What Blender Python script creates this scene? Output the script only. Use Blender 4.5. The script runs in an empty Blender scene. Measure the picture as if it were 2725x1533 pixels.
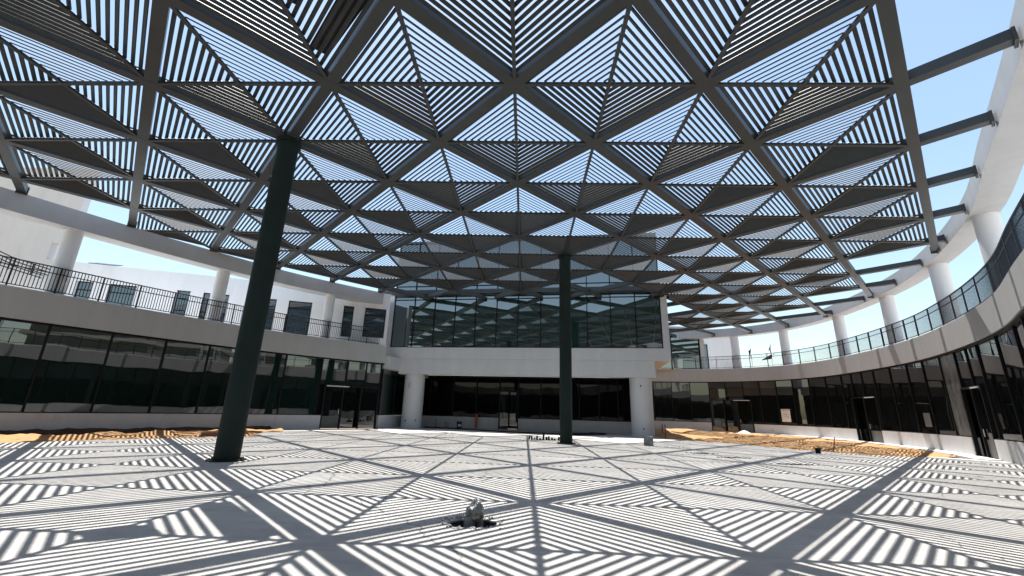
import bpy, bmesh, math, random
from math import radians, sin, cos, pi, hypot, atan2
from mathutils import Vector, Matrix, geometry
random.seed(7)
scene = bpy.context.scene
COL = scene.collection

# ------------------------------------------------------------------ materials
def new_mat(name):
    m = bpy.data.materials.new(name); m.use_nodes = True
    nt = m.node_tree
    return m, nt, nt.nodes['Principled BSDF']
def N(nt, t, **kw):
    n = nt.nodes.new(t)
    for k, v in kw.items():
        if k in n.inputs: n.inputs[k].default_value = v
        else: setattr(n, k, v)
    return n
def surf(name, c1, c2, scale=2.0, rough=0.6, bump=0.0, bscale=40.0, detail=6, stretch=None, spec=0.3, metallic=0.0, c3=None, scale3=0.3, f3=0.5):
    m, nt, b = new_mat(name)
    tc = N(nt, 'ShaderNodeTexCoord'); mp = N(nt, 'ShaderNodeMapping')
    if stretch: mp.inputs['Scale'].default_value = stretch
    geo = N(nt, 'ShaderNodeNewGeometry')
    nt.links.new(geo.outputs['Position'], mp.inputs['Vector'])
    nz = N(nt, 'ShaderNodeTexNoise', Scale=scale, Detail=detail, Roughness=0.62)
    nt.links.new(mp.outputs['Vector'], nz.inputs['Vector'])
    rp = N(nt, 'ShaderNodeValToRGB')
    rp.color_ramp.elements[0].position = 0.32; rp.color_ramp.elements[1].position = 0.68
    rp.color_ramp.elements[0].color = (*c1, 1); rp.color_ramp.elements[1].color = (*c2, 1)
    nt.links.new(nz.outputs['Fac'], rp.inputs['Fac'])
    out = rp.outputs['Color']
    if c3:
        n3 = N(nt, 'ShaderNodeTexNoise', Scale=scale3, Detail=5, Roughness=0.7)
        nt.links.new(mp.outputs['Vector'], n3.inputs['Vector'])
        r3 = N(nt, 'ShaderNodeValToRGB'); r3.color_ramp.elements[0].position = f3; r3.color_ramp.elements[1].position = f3 + .16
        nt.links.new(n3.outputs['Fac'], r3.inputs['Fac'])
        mx = N(nt, 'ShaderNodeMix', data_type='RGBA')
        nt.links.new(r3.outputs['Color'], mx.inputs[0]); nt.links.new(out, mx.inputs[6]); mx.inputs[7].default_value = (*c3, 1)
        out = mx.outputs[2]
    nt.links.new(out, b.inputs['Base Color'])
    b.inputs['Roughness'].default_value = rough; b.inputs['Specular IOR Level'].default_value = spec; b.inputs['Metallic'].default_value = metallic
    if bump:
        nb = N(nt, 'ShaderNodeTexNoise', Scale=bscale, Detail=5); bp = N(nt, 'ShaderNodeBump', Strength=bump, Distance=0.02)
        nt.links.new(geo.outputs['Position'], nb.inputs['Vector']); nt.links.new(nb.outputs['Fac'], bp.inputs['Height']); nt.links.new(bp.outputs['Normal'], b.inputs['Normal'])
    return m
def glass_mat(name, col, ior, wav=0.05, rough=0.01, wscale=0.55):
    m, nt, b = new_mat(name)
    geo = N(nt, 'ShaderNodeNewGeometry')
    b.inputs['Base Color'].default_value = (*col, 1); b.inputs['Roughness'].default_value = rough; b.inputs['IOR'].default_value = ior
    b.inputs['Specular IOR Level'].default_value = 0.5
    nb = N(nt, 'ShaderNodeTexNoise', Scale=wscale, Detail=1.5); bp = N(nt, 'ShaderNodeBump', Strength=wav, Distance=0.25)
    nt.links.new(geo.outputs['Position'], nb.inputs['Vector']); nt.links.new(nb.outputs['Fac'], bp.inputs['Height']); nt.links.new(bp.outputs['Normal'], b.inputs['Normal'])
    return m
M = {}
M['floor'] = surf('screed', (.42, .395, .36), (.51, .485, .445), 1.6, .8, .25, 30, c3=(.56, .535, .495), scale3=.35, f3=.5)
def add_stains(m):
    nt = m.node_tree; b = nt.nodes['Principled BSDF']; src = b.inputs['Base Color'].links[0].from_socket
    geo = N(nt, 'ShaderNodeNewGeometry')
    def layer(src, tex, lo, hi, col, vec=None, amt=1.0, outn='Fac'):
        nt.links.new(vec or geo.outputs['Position'], tex.inputs['Vector'])
        r = N(nt, 'ShaderNodeMapRange'); r.inputs[1].default_value = lo; r.inputs[2].default_value = hi; r.inputs[4].default_value = amt; r.clamp = True
        nt.links.new(tex.outputs[outn], r.inputs[0])
        mx = N(nt, 'ShaderNodeMix', data_type='RGBA'); nt.links.new(r.outputs[0], mx.inputs[0]); nt.links.new(src, mx.inputs[6]); mx.inputs[7].default_value = (*col, 1)
        return mx.outputs[2]
    mp = N(nt, 'ShaderNodeMapping'); mp.inputs['Rotation'].default_value = (0, 0, .5); mp.inputs['Scale'].default_value = (.35, 3.2, 1); nt.links.new(geo.outputs['Position'], mp.inputs['Vector'])
    src = layer(src, N(nt, 'ShaderNodeTexNoise', Scale=2.2, Detail=7, Roughness=.7), .50, .72, (.30, .288, .27), mp.outputs['Vector'], .55)
    src = layer(src, N(nt, 'ShaderNodeTexNoise', Scale=.55, Detail=6, Roughness=.75, Distortion=.6), .56, .68, (.30, .29, .27), None, .5)
    src = layer(src, N(nt, 'ShaderNodeTexNoise', Scale=46, Detail=3, Roughness=.6), .66, .74, (.17, .165, .155), None, .6)
    vo = N(nt, 'ShaderNodeTexVoronoi', Scale=.16); vo.feature = 'DISTANCE_TO_EDGE'
    nz = N(nt, 'ShaderNodeTexNoise', Scale=1.3, Detail=5); nt.links.new(geo.outputs['Position'], nz.inputs['Vector'])
    ad = N(nt, 'ShaderNodeMix', data_type='RGBA'); ad.blend_type = 'ADD'; ad.inputs[0].default_value = .7; nt.links.new(geo.outputs['Position'], ad.inputs[6]); nt.links.new(nz.outputs['Color'], ad.inputs[7])
    src = layer(src, vo, .0030, .0008, (.14, .135, .13), ad.outputs[2], .75, 'Distance')
    nt.links.new(src, b.inputs['Base Color'])
add_stains(M['floor'])
M['ground'] = surf('dry_ground', (.36, .27, .17), (.46, .36, .24), .6, .95, .4, 8)
M['sand'] = surf('orange_sand', (.33, .18, .080), (.50, .30, .14), 2.6, .95, 1.0, 7, c3=(.15, .072, .03), scale3=1.3, f3=.52)
M['shade_soil'] = surf('shade_darkened_soil', (.035, .020, .012), (.09, .05, .027), 4, .95, .8, 12)  # near-black tone paints in shade and dirt at the left plinth foot
M['white'] = surf('white_render', (.52, .522, .525), (.57, .572, .575), 1.4, .8, .08, 60, c3=(.47, .47, .466), scale3=1.1, f3=.58, stretch=(1, 1, .25))
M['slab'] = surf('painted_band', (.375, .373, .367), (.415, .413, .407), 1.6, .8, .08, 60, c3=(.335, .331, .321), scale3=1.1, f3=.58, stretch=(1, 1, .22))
M['house'] = surf('house_render', (.66, .67, .68), (.72, .73, .74), .7, .8, .06, 60, c3=(.55, .555, .56), scale3=.5, f3=.58, stretch=(1, 1, .3))
M['ring'] = surf('ring_paint', (.38, .386, .392), (.42, .426, .432), 1.4, .85, .06, 60, c3=(.35, .352, .352), scale3=1.0, f3=.58, stretch=(1, 1, .25))
M['plinth'] = surf('painted_plinth', (.50, .49, .48), (.57, .565, .56), 1.2, .8, .1, 50, c3=(.42, .40, .375), scale3=.8, f3=.6, stretch=(1, 1, .45))
M['kerb'] = surf('pale_kerb', (.62, .61, .59), (.74, .73, .70), 2, .8, .1, 40)
M['steel'] = surf('dark_steel', (.030, .033, .033), (.040, .043, .043), 1.2, .45, 0, spec=.4)
M['slat'] = surf('dark_slat', (.026, .029, .030), (.035, .039, .040), 3, .5, 0, spec=.35)
M['column'] = surf('green_black_steel', (.010, .019, .0155), (.015, .027, .022), .8, .6, .05, 30, spec=.2)
M['black'] = surf('black_frame', (.010, .010, .011), (.015, .015, .016), 3, .5, 0, spec=.1)
M['rail'] = surf('railing_paint', (.018, .024, .032), (.026, .032, .040), 3, .45, 0)
M['glass'] = glass_mat('green_tinted_glass', (.004, .013, .0105), 2.3, .02)
M['glass_dark'] = glass_mat('dark_glass', (.005, .006, .006), 1.9, .02)
M['glass_hall'] = glass_mat('blue_green_glass', (.010, .032, .027), 2.9, .03)
M['glass_recess'] = glass_mat('recess_glass', (.004, .004, .004), 1.3, .03)
M['glass_win'] = glass_mat('window_glass', (.03, .05, .065), 2.2, .03)
M['dusty'] = surf('dusty_pane', (.05, .05, .05), (.16, .16, .155), 2.5, .25, 0, stretch=(1, 1, .3), spec=.8)
M['void'] = surf('dark_interior', (.006, .006, .006), (.010, .010, .010), 1, .8)
M['grey_panel'] = surf('grey_panel', (.10, .10, .10), (.13, .13, .13), 2, .4)
M['spandrel'] = surf('blue_grey_metal', (.05, .065, .08), (.065, .08, .095), 1.2, .35, 0, spec=.6)
M['alu'] = surf('pale_aluminium', (.55, .55, .55), (.62, .62, .62), 4, .4)
M['orange'] = surf('orange_plastic', (.52, .10, .03), (.60, .13, .04), 5, .5)
M['blue'] = surf('dark_blue_plastic', (.02, .022, .07), (.03, .03, .10), 8, .5)
M['white_plastic'] = surf('white_plastic', (.6, .6, .62), (.72, .72, .74), 8, .5)
M['wood'] = surf('weathered_timber', (.16, .085, .05), (.26, .15, .09), 4, .85, .3, 30, stretch=(1, 6, 6))
M['board'] = surf('stained_board', (.03, .026, .022), (.05, .042, .034), 3, .8)
M['rust'] = surf('rusty_steel', (.06, .035, .025), (.12, .06, .04), 20, .8)
M['concrete'] = surf('rough_concrete', (.20, .20, .195), (.34, .34, .33), 6, .9, .5, 40)
M['rubble'] = surf('dark_rubble', (.05, .05, .048), (.20, .195, .185), 14, .95, .6, 60)
M['rubble_dark'] = surf('dark_soil', (.02, .02, .019), (.06, .058, .054), 18, .95, .8, 40)
M['film'] = surf('crumpled_film', (.05, .05, .05), (.24, .24, .24), 9, .22, .9, 30, spec=.8)
M['paper'] = surf('paper', (.62, .62, .60), (.70, .70, .68), 3, .7)
M['ink'] = surf('print_ink', (.10, .10, .10), (.16, .16, .16), 9, .7)
M['red'] = surf('red_cloth', (.32, .02, .03), (.40, .03, .04), 3, .8)
M['green'] = surf('green_cloth', (.01, .10, .05), (.02, .13, .06), 3, .8)
M['navy'] = surf('black_cloth', (.012, .016, .022), (.02, .024, .03), 3, .8)
M['wcloth'] = surf('white_cloth', (.7, .7, .7), (.78, .78, .78), 3, .8)
M['pale'] = surf('pale_render', (.62, .64, .68), (.70, .72, .75), .8, .75)
M['panel'] = surf('solar_cell', (.02, .02, .035), (.035, .03, .045), 4, .2, spec=.7)
M['tower'] = surf('tower_render', (.30, .31, .30), (.40, .41, .40), .3, .8)

# ------------------------------------------------------------------ mesh builder
ORG = {}
class MB:
    def __init__(s): s.v = []; s.f = []
    def add(s, vs, fs):
        o = len(s.v); s.v += [tuple(v) for v in vs]; s.f += [tuple(i + o for i in f) for f in fs]; return s
    def hexa(s, p):   # 8 points: bottom 4 ccw, top 4 ccw
        return s.add(p, [(3, 2, 1, 0), (4, 5, 6, 7), (0, 1, 5, 4), (1, 2, 6, 5), (2, 3, 7, 6), (3, 0, 4, 7)])
    def box(s, x0, x1, y0, y1, z0, z1):
        return s.hexa([(x0, y0, z0), (x1, y0, z0), (x1, y1, z0), (x0, y1, z0), (x0, y0, z1), (x1, y0, z1), (x1, y1, z1), (x0, y1, z1)])
    def bar(s, a, b, w, h, up=(0, 0, 1)):   # rectangular bar between two points, centred
        a = Vector(a); b = Vector(b); d = (b - a).normalized(); u = Vector(up)
        if abs(d.dot(u)) > .98: u = Vector((1, 0, 0))
        x = d.cross(u).normalized(); y = x.cross(d).normalized()
        P = []
        for q in (a, b):
            P += [q - x * w / 2 - y * h / 2, q + x * w / 2 - y * h / 2, q + x * w / 2 + y * h / 2, q - x * w / 2 + y * h / 2]
        return s.hexa(P)
    def tube(s, pts, r, n=10, cap=True):
        pts = [Vector(p) for p in pts]; rr = r if isinstance(r, (list, tuple)) else [r] * len(pts)
        rings = []; prev = None
        for i, p in enumerate(pts):
            d = (pts[min(i + 1, len(pts) - 1)] - pts[max(i - 1, 0)]).normalized()
            if prev is None:
                u = Vector((1, 0, 0)) if abs(d.x) < .9 else Vector((0, 1, 0)); x = d.cross(u).normalized()
            else: x = (prev - d * prev.dot(d)).normalized()
            prev = x; y = d.cross(x)
            rings.append([p + (x * cos(2 * pi * k / n) + y * sin(2 * pi * k / n)) * rr[i] for k in range(n)])
        o = len(s.v)
        for rg in rings: s.v += [tuple(q) for q in rg]
        for i in range(len(rings) - 1):
            for k in range(n):
                s.f.append((o + i * n + k, o + i * n + (k + 1) % n, o + (i + 1) * n + (k + 1) % n, o + (i + 1) * n + k))
        if cap:
            s.f.append(tuple(o + k for k in range(n))[::-1]); s.f.append(tuple(o + (len(rings) - 1) * n + k for k in range(n)))
        return s
    def prism(s, poly, z0, z1):
        n = len(poly); o = len(s.v)
        s.v += [(x, y, z0) for x, y in poly] + [(x, y, z1) for x, y in poly]
        s.f.append(tuple(o + i for i in range(n))[::-1]); s.f.append(tuple(o + n + i for i in range(n)))
        for i in range(n): s.f.append((o + i, o + (i + 1) % n, o + n + (i + 1) % n, o + n + i))
        return s
    def mesh(s, name, mat, org=(0, 0, 0), smooth=False):
        me = bpy.data.meshes.new(name); ox, oy, oz = org
        me.from_pydata([(x - ox, y - oy, z - oz) for x, y, z in s.v], [], s.f); me.materials.append(mat)
        bm = bmesh.new(); bm.from_mesh(me); bmesh.ops.recalc_face_normals(bm, faces=bm.faces); bm.to_mesh(me); bm.free()
        if smooth:
            for p in me.polygons: p.use_smooth = True
            me.set_sharp_from_angle(angle=radians(50))
        return me
    def build(s, name, mat, parent=None, smooth=False, label=None):
        org = ORG[parent.name] if parent else (0, 0, 0)
        o = bpy.data.objects.new(name, s.mesh(name, mat, org, smooth)); COL.objects.link(o)
        if parent: o.parent = parent
        ORG[o.name] = org
        if label: o['label'] = label
        return o
def tag(o, label, cat, group=None):
    o['label'] = label; o['category'] = cat
    if group: o['group'] = group
    return o
def thing(name, loc, label, cat, group=None):
    o = bpy.data.objects.new(name, None); COL.objects.link(o); o.location = loc; o.empty_display_size = .3
    ORG[o.name] = tuple(loc); return tag(o, label, cat, group)
def struct(o, kind='structure'):
    o['kind'] = kind; return o
def solo(mb, name, mat, base, label, cat, group=None, smooth=False):
    me = mb.mesh(name, mat, base, smooth); o = bpy.data.objects.new(name, me); COL.objects.link(o); o.location = base
    ORG[o.name] = tuple(base); return tag(o, label, cat, group)

# ------------------------------------------------------------------ plan curves
def catmull(P, n=16):
    P = [Vector(p) for p in P]; P = [2 * P[0] - P[1]] + P + [2 * P[-1] - P[-2]]; out = []
    for i in range(1, len(P) - 2):
        for k in range(n):
            t = k / n; a, b, c, d = P[i - 1:i + 3]
            out.append(.5 * (2 * b + (c - a) * t + (2 * a - 5 * b + 4 * c - d) * t * t + (3 * b - a - 3 * c + d) * t ** 3))
    out.append(P[-2]); return out
class Curve:
    def __init__(s, pts, sign, s_at):      # sign +1: outward is on the left of travel
        s.p = catmull(pts); s.sign = sign; s.S = [0.0]
        for a, b in zip(s.p, s.p[1:]): s.S.append(s.S[-1] + (b - a).length)
        s.off = s.S[s_at * 16]; s.S = [x - s.off for x in s.S]; s.lo = s.S[0]; s.hi = s.S[-1]
    def idx(s, t):
        t = max(s.lo, min(s.hi, t))
        lo, hi = 0, len(s.S) - 2
        while lo < hi:
            m = (lo + hi + 1) // 2
            if s.S[m] <= t: lo = m
            else: hi = m - 1
        return lo, (t - s.S[lo]) / (s.S[lo + 1] - s.S[lo])
    def xy(s, t, d=0):
        i, f = s.idx(t); q = s.p[i].lerp(s.p[i + 1], f); nrm = s.nrm(t)
        return Vector((q.x + nrm.x * d, q.y + nrm.y * d))
    def nrm(s, t):
        a = s.p[s.idx(max(s.lo, t - .5))[0]]; i, f = s.idx(t)
        i0, f0 = s.idx(t - .4); i1, f1 = s.idx(t + .4)
        d = (s.p[i1].lerp(s.p[i1 + 1], f1) - s.p[i0].lerp(s.p[i0 + 1], f0)).normalized()
        return Vector((-d.y, d.x)) * s.sign
    def sweep(s, mb, t0, t1, d0, d1, z0, z1, step=.5):
        n = max(1, int(abs(t1 - t0) / step + .5)); o = len(mb.v)
        for k in range(n + 1):
            t = t0 + (t1 - t0) * k / n; a = s.xy(t, d0); b = s.xy(t, d1)
            mb.v += [(a.x, a.y, z0), (b.x, b.y, z0), (b.x, b.y, z1), (a.x, a.y, z1)]
        for k in range(n):
            for j in range(4):
                mb.f.append((o + k * 4 + j, o + k * 4 + (j + 1) % 4, o + k * 4 + 4 + (j + 1) % 4, o + k * 4 + 4 + j))
        mb.f.append((o, o + 1, o + 2, o + 3)); e = o + n * 4; mb.f.append((e + 3, e + 2, e + 1, e)); return mb
    def tubes(s, mb, t0, t1, d, z, w, h, step=.5):
        return s.sweep(mb, t0, t1, d - w / 2, d + w / 2, z - h / 2, z + h / 2, step)
LP = [(2, -2.2), (-3, -6.2), (-9, -9.5), (-16, -11), (-23, -9), (-27.6, -3.5), (-28.6, 3),
      (-27.5, 8), (-25.6, 12), (-23.9, 15.2), (-22.3, 18), (-20.9, 20.5), (-19.4, 23.1), (-17.9, 25.4), (-16.3, 27.7), (-14.9, 29.4), (-13.4, 30.9), (-11.8, 32.4), (-9.9, 34)]
RP = [(2.1, -2.0), (6, 1.5), (9.5, 5.3), (13.2, 9.3), (16.6, 13.15), (19.5, 16.35), (21.8, 19.5), (23.9, 23), (25.8, 26.9), (27.2, 31.3), (28.1, 35.6), (28.5, 39), (28.2, 42), (27.2, 44.9), (25.2, 47.4), (22, 49.5), (17.7, 50.9), (13, 51.4)]
LC = Curve(LP, 1, 7); RC = Curve(RP, -1, 1)
HA = Vector((-10.0, 36.0)); HB = Vector((11.8, 32.2)); HT = (HB - HA).normalized(); HN = Vector((-HT.y, HT.x))
def H(s, d, z): q = HA + HT * s + HN * d; return (q.x, q.y, z)
def hbox(mb, s0, s1, d0, d1, z0, z1):
    return mb.hexa([H(s0, d0, z0), H(s1, d0, z0), H(s1, d1, z0), H(s0, d1, z0), H(s0, d0, z1), H(s1, d0, z1), H(s1, d1, z1), H(s0, d1, z1)])

# ------------------------------------------------------------------ ground, floor, sand
struct(MB().box(-700, 700, -700, 700, -.9, -.5).build('ground', M['ground']))
def inset(C, t, d): q = C.xy(t, d); return (q.x, q.y)
sandL_in = [(-23.2, 9.0), (-20.4, 12.6), (-17.9, 16.0), (-15.3, 19.8), (-12.6, 22.3), (-14.2, 26.2), (-15.4, 28.4)]
sandR_in = [(10.9, 32.9), (10.9, 31.4), (12.4, 29.2), (13.9, 28.0), (15.3, 24.9), (16.4, 23.1), (17.5, 21.7), (19.4, 21.4), (20.7, 22.0)]
left_wall_far = [inset(LC, t, .1) for t in (24.3, 26, 28, 30, 31.6)]
left_wall_near = [inset(LC, t, .1) for t in (-30, -26, -22, -18, -14, -10, -6, -2, 0)]
back = [inset(LC, t, .1) for t in (-46, -42, -38, -34)]
right_near = [inset(RC, t, .1) for t in (-4, 0, 4, 8, 12, 16, 20, 23, 25.0)]
recess = [(-8.4, 41.0), (-2, 40.2), (4, 39.1), (10.6, 38.0), (10.7, 33.4)]
outer = back + left_wall_near + [(-26.6, 8.4)] + sandL_in + left_wall_far + recess + sandR_in + [inset(RC, 25.6, .1)][:0] + right_near[::-1]
# the pit in front: an irregular hole in the screed
PX, PY = -.47, 6.93
hole = []
for k in range(26):
    a = 2 * pi * k / 26; r = 1 + random.uniform(-.10, .10)
    hole.append((PX + .37 * r * cos(a), PY + .27 * r * sin(a)))
def floor_mesh(outer, holes, z0, z1):
    mb = MB(); polys = [[Vector((x, y, 0)) for x, y in outer]] + [[Vector((x, y, 0)) for x, y in h] for h in holes]
    tri = geometry.tessellate_polygon(polys); flat = [v for p in polys for v in p]
    mb.v = [(v.x, v.y, z1) for v in flat]; mb.f = [tuple(t) for t in tri]
    o = 0
    for p in polys:
        n = len(p); b = len(mb.v); mb.v += [(v.x, v.y, z0) for v in p]
        for i in range(n): mb.f.append((o + i, o + (i + 1) % n, b + (i + 1) % n, b + i))
        o += n
    return mb
struct(floor_mesh(outer, [hole], -.45, 0).build('courtyard_floor', M['floor']))
def in_poly(x, y, P):
    c = False; j = len(P) - 1
    for i in range(len(P)):
        if (P[i][1] > y) != (P[j][1] > y) and x < (P[j][0] - P[i][0]) * (y - P[i][1]) / (P[j][1] - P[i][1]) + P[i][0]: c = not c
        j = i
    return c
from mathutils import noise
def terrain(poly, zf, step, name, mat):
    xs = [p[0] for p in poly]; ys = [p[1] for p in poly]; mb = MB(); ids = {}
    def vid(i, j):
        if (i, j) not in ids:
            x = min(xs) + i * step; y = min(ys) + j * step; ids[(i, j)] = len(mb.v); mb.v.append((x, y, zf(x, y)))
        return ids[(i, j)]
    for i in range(int((max(xs) - min(xs)) / step) + 1):
        for j in range(int((max(ys) - min(ys)) / step) + 1):
            if in_poly(min(xs) + (i + .5) * step, min(ys) + (j + .5) * step, poly):
                mb.f.append((vid(i, j), vid(i + 1, j), vid(i + 1, j + 1), vid(i, j + 1)))
    return struct(mb.build(name, mat, smooth=True))
def distL(x, y):
    return min((LC.xy(t, 0) - Vector((x, y))).length for t in [i * .8 for i in range(0, 33)])
def distR(x, y):
    return min((RC.xy(t, 0) - Vector((x, y))).length for t in [22 + i * .8 for i in range(0, 50)])
def zL(x, y):
    d = distL(x, y); n = noise.fractal(Vector((x * .7, y * .7, 3)), 1, 2, 4)
    return -.10 + .13 * n + .07 * noise.fractal(Vector((x * 2.3, y * 2.3, 1)), 1, 2, 3) + (-.34 if d < .7 else .20 * max(0, 1 - abs(d - 1.7) / 1.2)) 
def zR(x, y):
    n = noise.fractal(Vector((x * .8, y * .8, 9)), 1, 2, 5)
    m = .42 * math.exp(-((x - 16) ** 2 / 14 + (y - 41.5) ** 2 / 10)) + .20 * math.exp(-((x - 12.8) ** 2 / 3 + (y - 35) ** 2 / 8))
    return -.03 + .05 * n + .075 * noise.fractal(Vector((x * 2.1, y * 2.1, 4)), 1, 2, 3) * (1 - min(1, m * 2.4)) + m
terrain([inset(LC, t, .05) for t in range(-1, 26, 2)] + [(-14.4, 28.8), (-13.2, 26.2), (-11.9, 22.4), (-14.6, 19.0), (-17.2, 15.2), (-20.0, 11.9), (-22.6, 8.4)], zL, .15, 'sand_strip', M['sand'])
terrain([(10.6, 34), (10.4, 31.0), (12.0, 28.7), (13.5, 27.5), (14.8, 24.5), (16.0, 22.6), (17.2, 21.1), (19.5, 20.9), (21.3, 21.9)] + [inset(RC, t, -.75) for t in (28, 30, 33, 36, 39, 42, 45, 48, 51, 54, 57, 60)] + [(12, 50.5), (10.8, 44)], zR, .16, 'sand_bed', M['sand'])
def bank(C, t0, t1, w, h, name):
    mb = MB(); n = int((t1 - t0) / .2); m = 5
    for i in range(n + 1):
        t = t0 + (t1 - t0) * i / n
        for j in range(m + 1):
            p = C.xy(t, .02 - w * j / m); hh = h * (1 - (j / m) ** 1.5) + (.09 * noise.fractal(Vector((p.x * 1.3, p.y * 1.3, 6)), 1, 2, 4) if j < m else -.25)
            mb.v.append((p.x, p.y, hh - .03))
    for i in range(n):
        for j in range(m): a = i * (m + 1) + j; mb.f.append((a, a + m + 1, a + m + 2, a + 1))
    return struct(mb.build(name, M['shade_soil'], smooth=True))
bank(LC, -3, 24.2, .75, .22, 'shade_soil_bank')  # dark strip added to stand for trench shade and dirt along the plinth
kb = MB(); RC.sweep(kb, 25.2, 62, -.85, .02, -.4, .035); struct(kb.build('kerb_strip', M['kerb']))

# ------------------------------------------------------------------ canopy lattice
CA, CB = 2.6842, 2.7636; CX, CY, CPSI = -.191, 7.306, -.0361; CZ = 10.52
def node(r, u):
    c, s = cos(CPSI), sin(CPSI); return Vector((CX + c * u * CA - s * r * CB, CY + s * u * CA + c * r * CB))
region = [LC.xy(t, -.05) for t in [LC.lo + (LC.hi - LC.lo) * i / 120 for i in range(121)]]
region += [Vector(H(-.2, -.1, 0)[:2]), Vector(H(22.6, -.1, 0)[:2]), Vector(H(22.6, 17, 0)[:2])]
region += [RC.xy(t, -.05) for t in [RC.hi - 2 + (RC.lo - RC.hi + 2) * i / 110 for i in range(111)]]
REG = [(p.x, p.y) for p in region]
canopy = thing('louvre_canopy', (0, 0, 0), 'huge dark grey steel diagrid canopy of slatted diamonds roofing the courtyard', 'canopy')
def clip_line(p, d):
    ts = []
    for i in range(len(REG)):
        a = Vector(REG[i]); b = Vector(REG[(i + 1) % len(REG)]); e = b - a; den = d.x * e.y - d.y * e.x
        if abs(den) < 1e-9: continue
        w = a - p; t = (w.x * e.y - w.y * e.x) / den; s = (w.x * d.y - w.y * d.x) / den
        if 0 <= s < 1: ts.append(t)
    ts.sort(); return [(ts[i], ts[i + 1]) for i in range(0, len(ts) - 1, 2)]
BW, BD = .31, .30
def lattice_beam(k, fam):
    if fam > 0: p = node(0, k); d = (node(1, k + 1) - p).normalized()
    else: p = node(0, k); d = (node(1, k - 1) - p).normalized()
    dz = 0 if fam > 0 else .004
    for t0, t1 in clip_line(p, d):
        if t1 - t0 < 1.2: continue
        if fam > 0 and k >= 5: continue
        a = p + d * t0; b = p + d * t1
        mb = MB(); mb.bar((a.x, a.y, CZ + BD / 2 + dz), (b.x, b.y, CZ + BD / 2 + dz), BW, BD)
        beam = mb.build('diagonal_beam', M['steel'], canopy)
        for q, sg in ((a, 1), (b, -1)):
            e = MB(); q1 = q + d * sg * .07
            e.bar((q.x, q.y, CZ + .12), (q1.x, q1.y, CZ + .12), .38, .38); e.build('end_bracket', M['steel'], beam)
for k in range(-13, 4, 2): lattice_beam(k, 1)
for k in range(-19, 22, 2): lattice_beam(k, -1)
# one diamond panel: four quadrants of tilted slats
def panel_meshes():
    C0 = Vector((0, 0)); c, s = cos(CPSI), sin(CPSI)
    rot = lambda x, y: Vector((c * x - s * y, s * x + c * y))
    V = [rot(0, -CB), rot(CA, 0), rot(0, CB), rot(-CA, 0)]
    sl = MB(); fr = MB()
    D = CA * CB / hypot(CA, CB); pitch = .172; th = radians(35); w, t = .096, .032
    zc = CZ + .12
    for i in range(4):
        a, b = V[i], V[(i + 1) % 4]; e = (b - a).normalized(); n = Vector((e.y, -e.x))
        if n.dot((a + b) / 2) < 0: n = -n
        d = D - BW / 2 - .105
        while d > .06:
            p0 = a * (d / D); p1 = b * (d / D); trim = .035
            p0 = p0 + e * trim; p1 = p1 - e * trim
            if (p1 - p0).dot(e) > .05:
                wv = (n * cos(th) * w / 2, -sin(th) * w / 2); tv = (n * sin(th) * t / 2, cos(th) * t / 2)
                P = []
                for q in (p0, p1):
                    for sw, st in ((-1, -1), (1, -1), (1, 1), (-1, 1)):
                        xy = q + wv[0] * sw + tv[0] * st; P.append((xy.x, xy.y, zc + wv[1] * sw + tv[1] * st))
                sl.hexa(P)
            d -= pitch
    k = (D - BW / 2) / D
    for i in (0, 1):
        a, b = V[i] * k, V[i + 2] * k; z = CZ + .045 - .006 * i
        fr.bar((a.x, a.y, z), (b.x, b.y, z), .10, .075)
    return sl.mesh('louvre_panel', M['slat']), fr.mesh('panel_frame', M['steel'])
ME_S, ME_F = panel_meshes()
minu = {2: -8, 3: -7, 4: -6, 5: -7, 6: -6, 7: -5, 8: -4}
maxu = {6: 6, 7: 7, 8: 8}
extra = [(9, 5), (9, 7), (10, 6), (10, 8), (11, 7), (12, 6), (12, 8), (13, 7)]
cells = []
for r in range(-9, 9):
    for u in range(-14, 10):
        if (r + u) % 2: continue
        if r >= 2:
            if u < minu[r] or u > maxu.get(r, r + 2) or (r, u) == (8, 2): continue
        else:
            if u > r + 2: continue
            if not all(in_poly(*node(rr, uu), REG) for rr, uu in ((r - 1, u), (r + 1, u), (r, u - 1), (r, u + 1))): continue
        cells.append((r, u))
cells += extra
cells.sort(key=lambda q: (node(*q) - Vector((0, 6))).length + (12 if q[0] < 1 else 0))
rest_s, rest_f = [], []
for i, (r, u) in enumerate(cells):
    q = node(r, u)
    o = bpy.data.objects.new('louvre_panel', ME_S); COL.objects.link(o); o.parent = canopy; o.location = (q.x, q.y, 0); ORG[o.name] = (0, 0, 0)
    f = bpy.data.objects.new('panel_frame', ME_F); COL.objects.link(f); f.parent = o
    if i >= 100:
        rest_s.append(o); rest_f.append(f)
if rest_s:   # beyond the hundred largest: one stuff part
    big = MB()
    for o, f in zip(rest_s, rest_f):
        for me in (ME_S, ME_F):
            big.add([(v.co.x + o.location.x, v.co.y + o.location.y, v.co.z) for v in me.vertices], [tuple(p.vertices) for p in me.polygons])
        bpy.data.objects.remove(f); bpy.data.objects.remove(o)
    struct(big.build('louvre_panels', M['slat'], canopy), 'stuff')
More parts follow.
